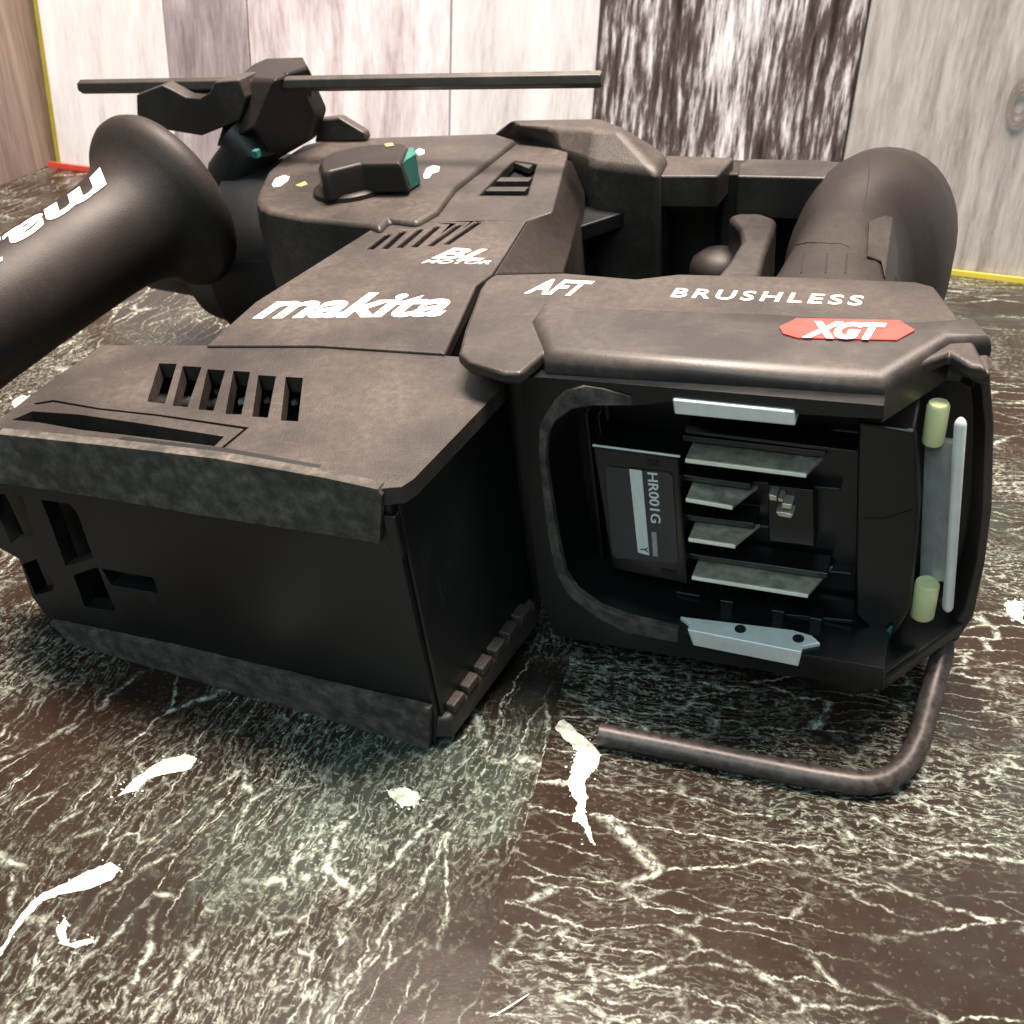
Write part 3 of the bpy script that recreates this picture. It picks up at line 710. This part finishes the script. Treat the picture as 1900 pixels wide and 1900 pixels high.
text('badge_lettering', 'XGT', M['white'], badge, at(1488, 627, WB + .6), at(1646, 632, WB + .6), at(1560, 598, WB + .6), shear=.35, fat=.045, normal=(0, 0, 1), spacing=.92)

# --- hanging hook of bent wire
hk = [loc_(ground(x, y, .0032)) for x, y in [(1112, 1362), (1250, 1389), (1400, 1419), (1500, 1439), (1580, 1452)]]
bend = [loc_(ground(x, y, z)) for x, y, z in [(1610, 1454, .0032), (1640, 1448, .0034), (1668, 1432, .004), (1690, 1405, .005), (1706, 1370, .0065), (1722, 1310, .009), (1748, 1215, .013)]]
last = Vector((122, 88, 6))
hook = MB().tube(hk + bend + [last], 3.1, 24).build('hook', M['hook'], ham, smooth=60)

# --- nose barrel, side handle, clamp and depth rod
nose = MB().lathe((-100, 214, 42), (-1, 0, 0), [(0, 41), (40, 41), (44, 42), (78, 42), (82, 36), (100, 32), (102, 24), (140, 21)], 56).build('nose_barrel', SM, ham)
f0, f1 = atz(303, 378, .405), atz(-190, 702, .338)
ax = (f1 - f0).normalized(); Lg = (f1 - f0).length
prof = [(-9, 10), (-8, 24), (-6, 31), (-3.5, 34.4), (-1, 35.4), (2, 35.2), (5, 33.4), (8, 30), (11, 27), (15, 24.4), (20, 22.6), (27, 21.4), (36, 20.9), (70, 20.6), (Lg, 21.4), (Lg + 3, 19), (Lg + 3.1, 2)]
shand = MB().lathe(f0, ax, prof, 64).build('side_handle', M['grip'], ham, smooth=60)
# seam ridge and logo along the grip
p0_, p1_ = atz(148, 362, .37), atz(-130, 520, .335)
def on_grip(px, py, r=20.9):
    """local point on the grip's cylinder under the sight line"""
    o_ = loc_(CAM); dd = (loc_(CAM + ray(px, py)) - o_).normalized()
    oc = o_ - f0; dperp = dd - ax * ax.dot(dd); operp = oc - ax * ax.dot(oc)
    A, B, Cc = dperp.dot(dperp), 2 * dperp.dot(operp), operp.dot(operp) - r * r
    disc = max(0, B * B - 4 * A * Cc)
    return o_ + dd * ((-B - math.sqrt(disc)) / (2 * A))
s_, e_, t_ = on_grip(150, 352) - ax * 9, on_grip(-175, 500), on_grip(200, 362)
gn = ((s_ + e_) / 2 - f0); gn = (gn - ax * ax.dot(gn)).normalized()
s_ = s_ - gn.cross(ax) * 1.5 - ax * 3
lg = text('logo_lettering', 'makita', M['white'], shand, s_, s_ + ax * 106, s_ + (gn.cross(ax)) * 14.5, shear=.3, fat=.028, normal=gn, spacing=1.0)
for v in lg.data.vertices:               # wrap the flat lettering round the grip
    p = v.co * 1000 - f0; h_ = ax.dot(p); rad = p - ax * h_
    k = max(20.6, *[r0 + (r1 - r0) * (h_ - h0) / (h1 - h0) for (h0, r0), (h1, r1) in zip(prof, prof[1:]) if h0 <= h_ <= h1]) if 0 < h_ < Lg else 20.6
    v.co = (f0 + ax * h_ + rad.normalized() * (k + .30 + .06 * (rad.dot(gn) - 20))) * .001
# clamp block
VC = 210
c1 = [(252, 176), (300, 158), (318, 166), (345, 180), (370, 182), (388, 172), (398, 152), (442, 148), (456, 182), (444, 224), (374, 252), (300, 240), (254, 233)]
clamp = MB().slab(fvs(c1, VC - 8), [], (0, 13, 0)).build('handle_clamp', P, shand, bevel=3.6, seg=4)
q = [fv(438, 146, VC + 4), fv(512, 146, VC - 8), fv(472, 240, VC - 12), fv(398, 276, VC - 4), fv(552, 132, VC + 12), fv(590, 212, VC + 16), fv(574, 262, VC + 10), fv(500, 304, VC - 2), fv(470, 117, VC + 14), fv(545, 115, VC + 20)]
MB().relief(q, [[0, 1, 2, 3], [1, 4, 5, 6, 7, 2], [0, 8, 9, 4, 1]], (0, 9, 0)).build('clamp_bracket', M['grip'], shand, bevel=2.6, seg=4, lim=20)
MB().tube([fv(445, 330, VC), fv(468, 270, VC), fv(440, 240, VC)], [14, 12, 10], 16).build('clamp_bolt', M['smooth'], shand)
MB().obox(fv(476, 285, VC - 16), (1.2, 0, 0), (0, 1.5, 0), (0, 0, 1.6)).build('clamp_gem', M['teal'], shand, bevel=.4)
# knob beside the clamp
kn = [fv(604, 214, 238), fv(640, 210, 238), fv(672, 250, 230), fv(676, 264, 230), (fv(578, 268, 230))]
MB().slab([Vector((p.x, 232, p.z)) for p in kn], [], (0, 5, 0)).build('lock_lug', P, gear, bevel=1.2)
# depth rod
r0_, r1_ = at(150, 161, 115), at(1118, 147, 115)
rod = MB().tube([r0_, r0_ + (r1_ - r0_) * .004, r0_ + (r1_ - r0_) * .996, r1_], [2.6, 3.05, 3.05, 2.6], 6).build('depth_rod', M['rod'], shand, bevel=.4)

# ------------------------------------------------------------------ a lint fibre on the table
lint = MB().tube([ground(908, 1886, .0004), ground(925, 1880, .0007), ground(945, 1868, .001), ground(965, 1855, .0007), ground(982, 1844, .0003)], [.00006, .00012, .00016, .00012, .00006], 8).build('lint_fibre', M['white'], None, scale=1)
lint['label'] = 'single short white lint fibre lying on the marble in front'; lint['category'] = 'fibre'
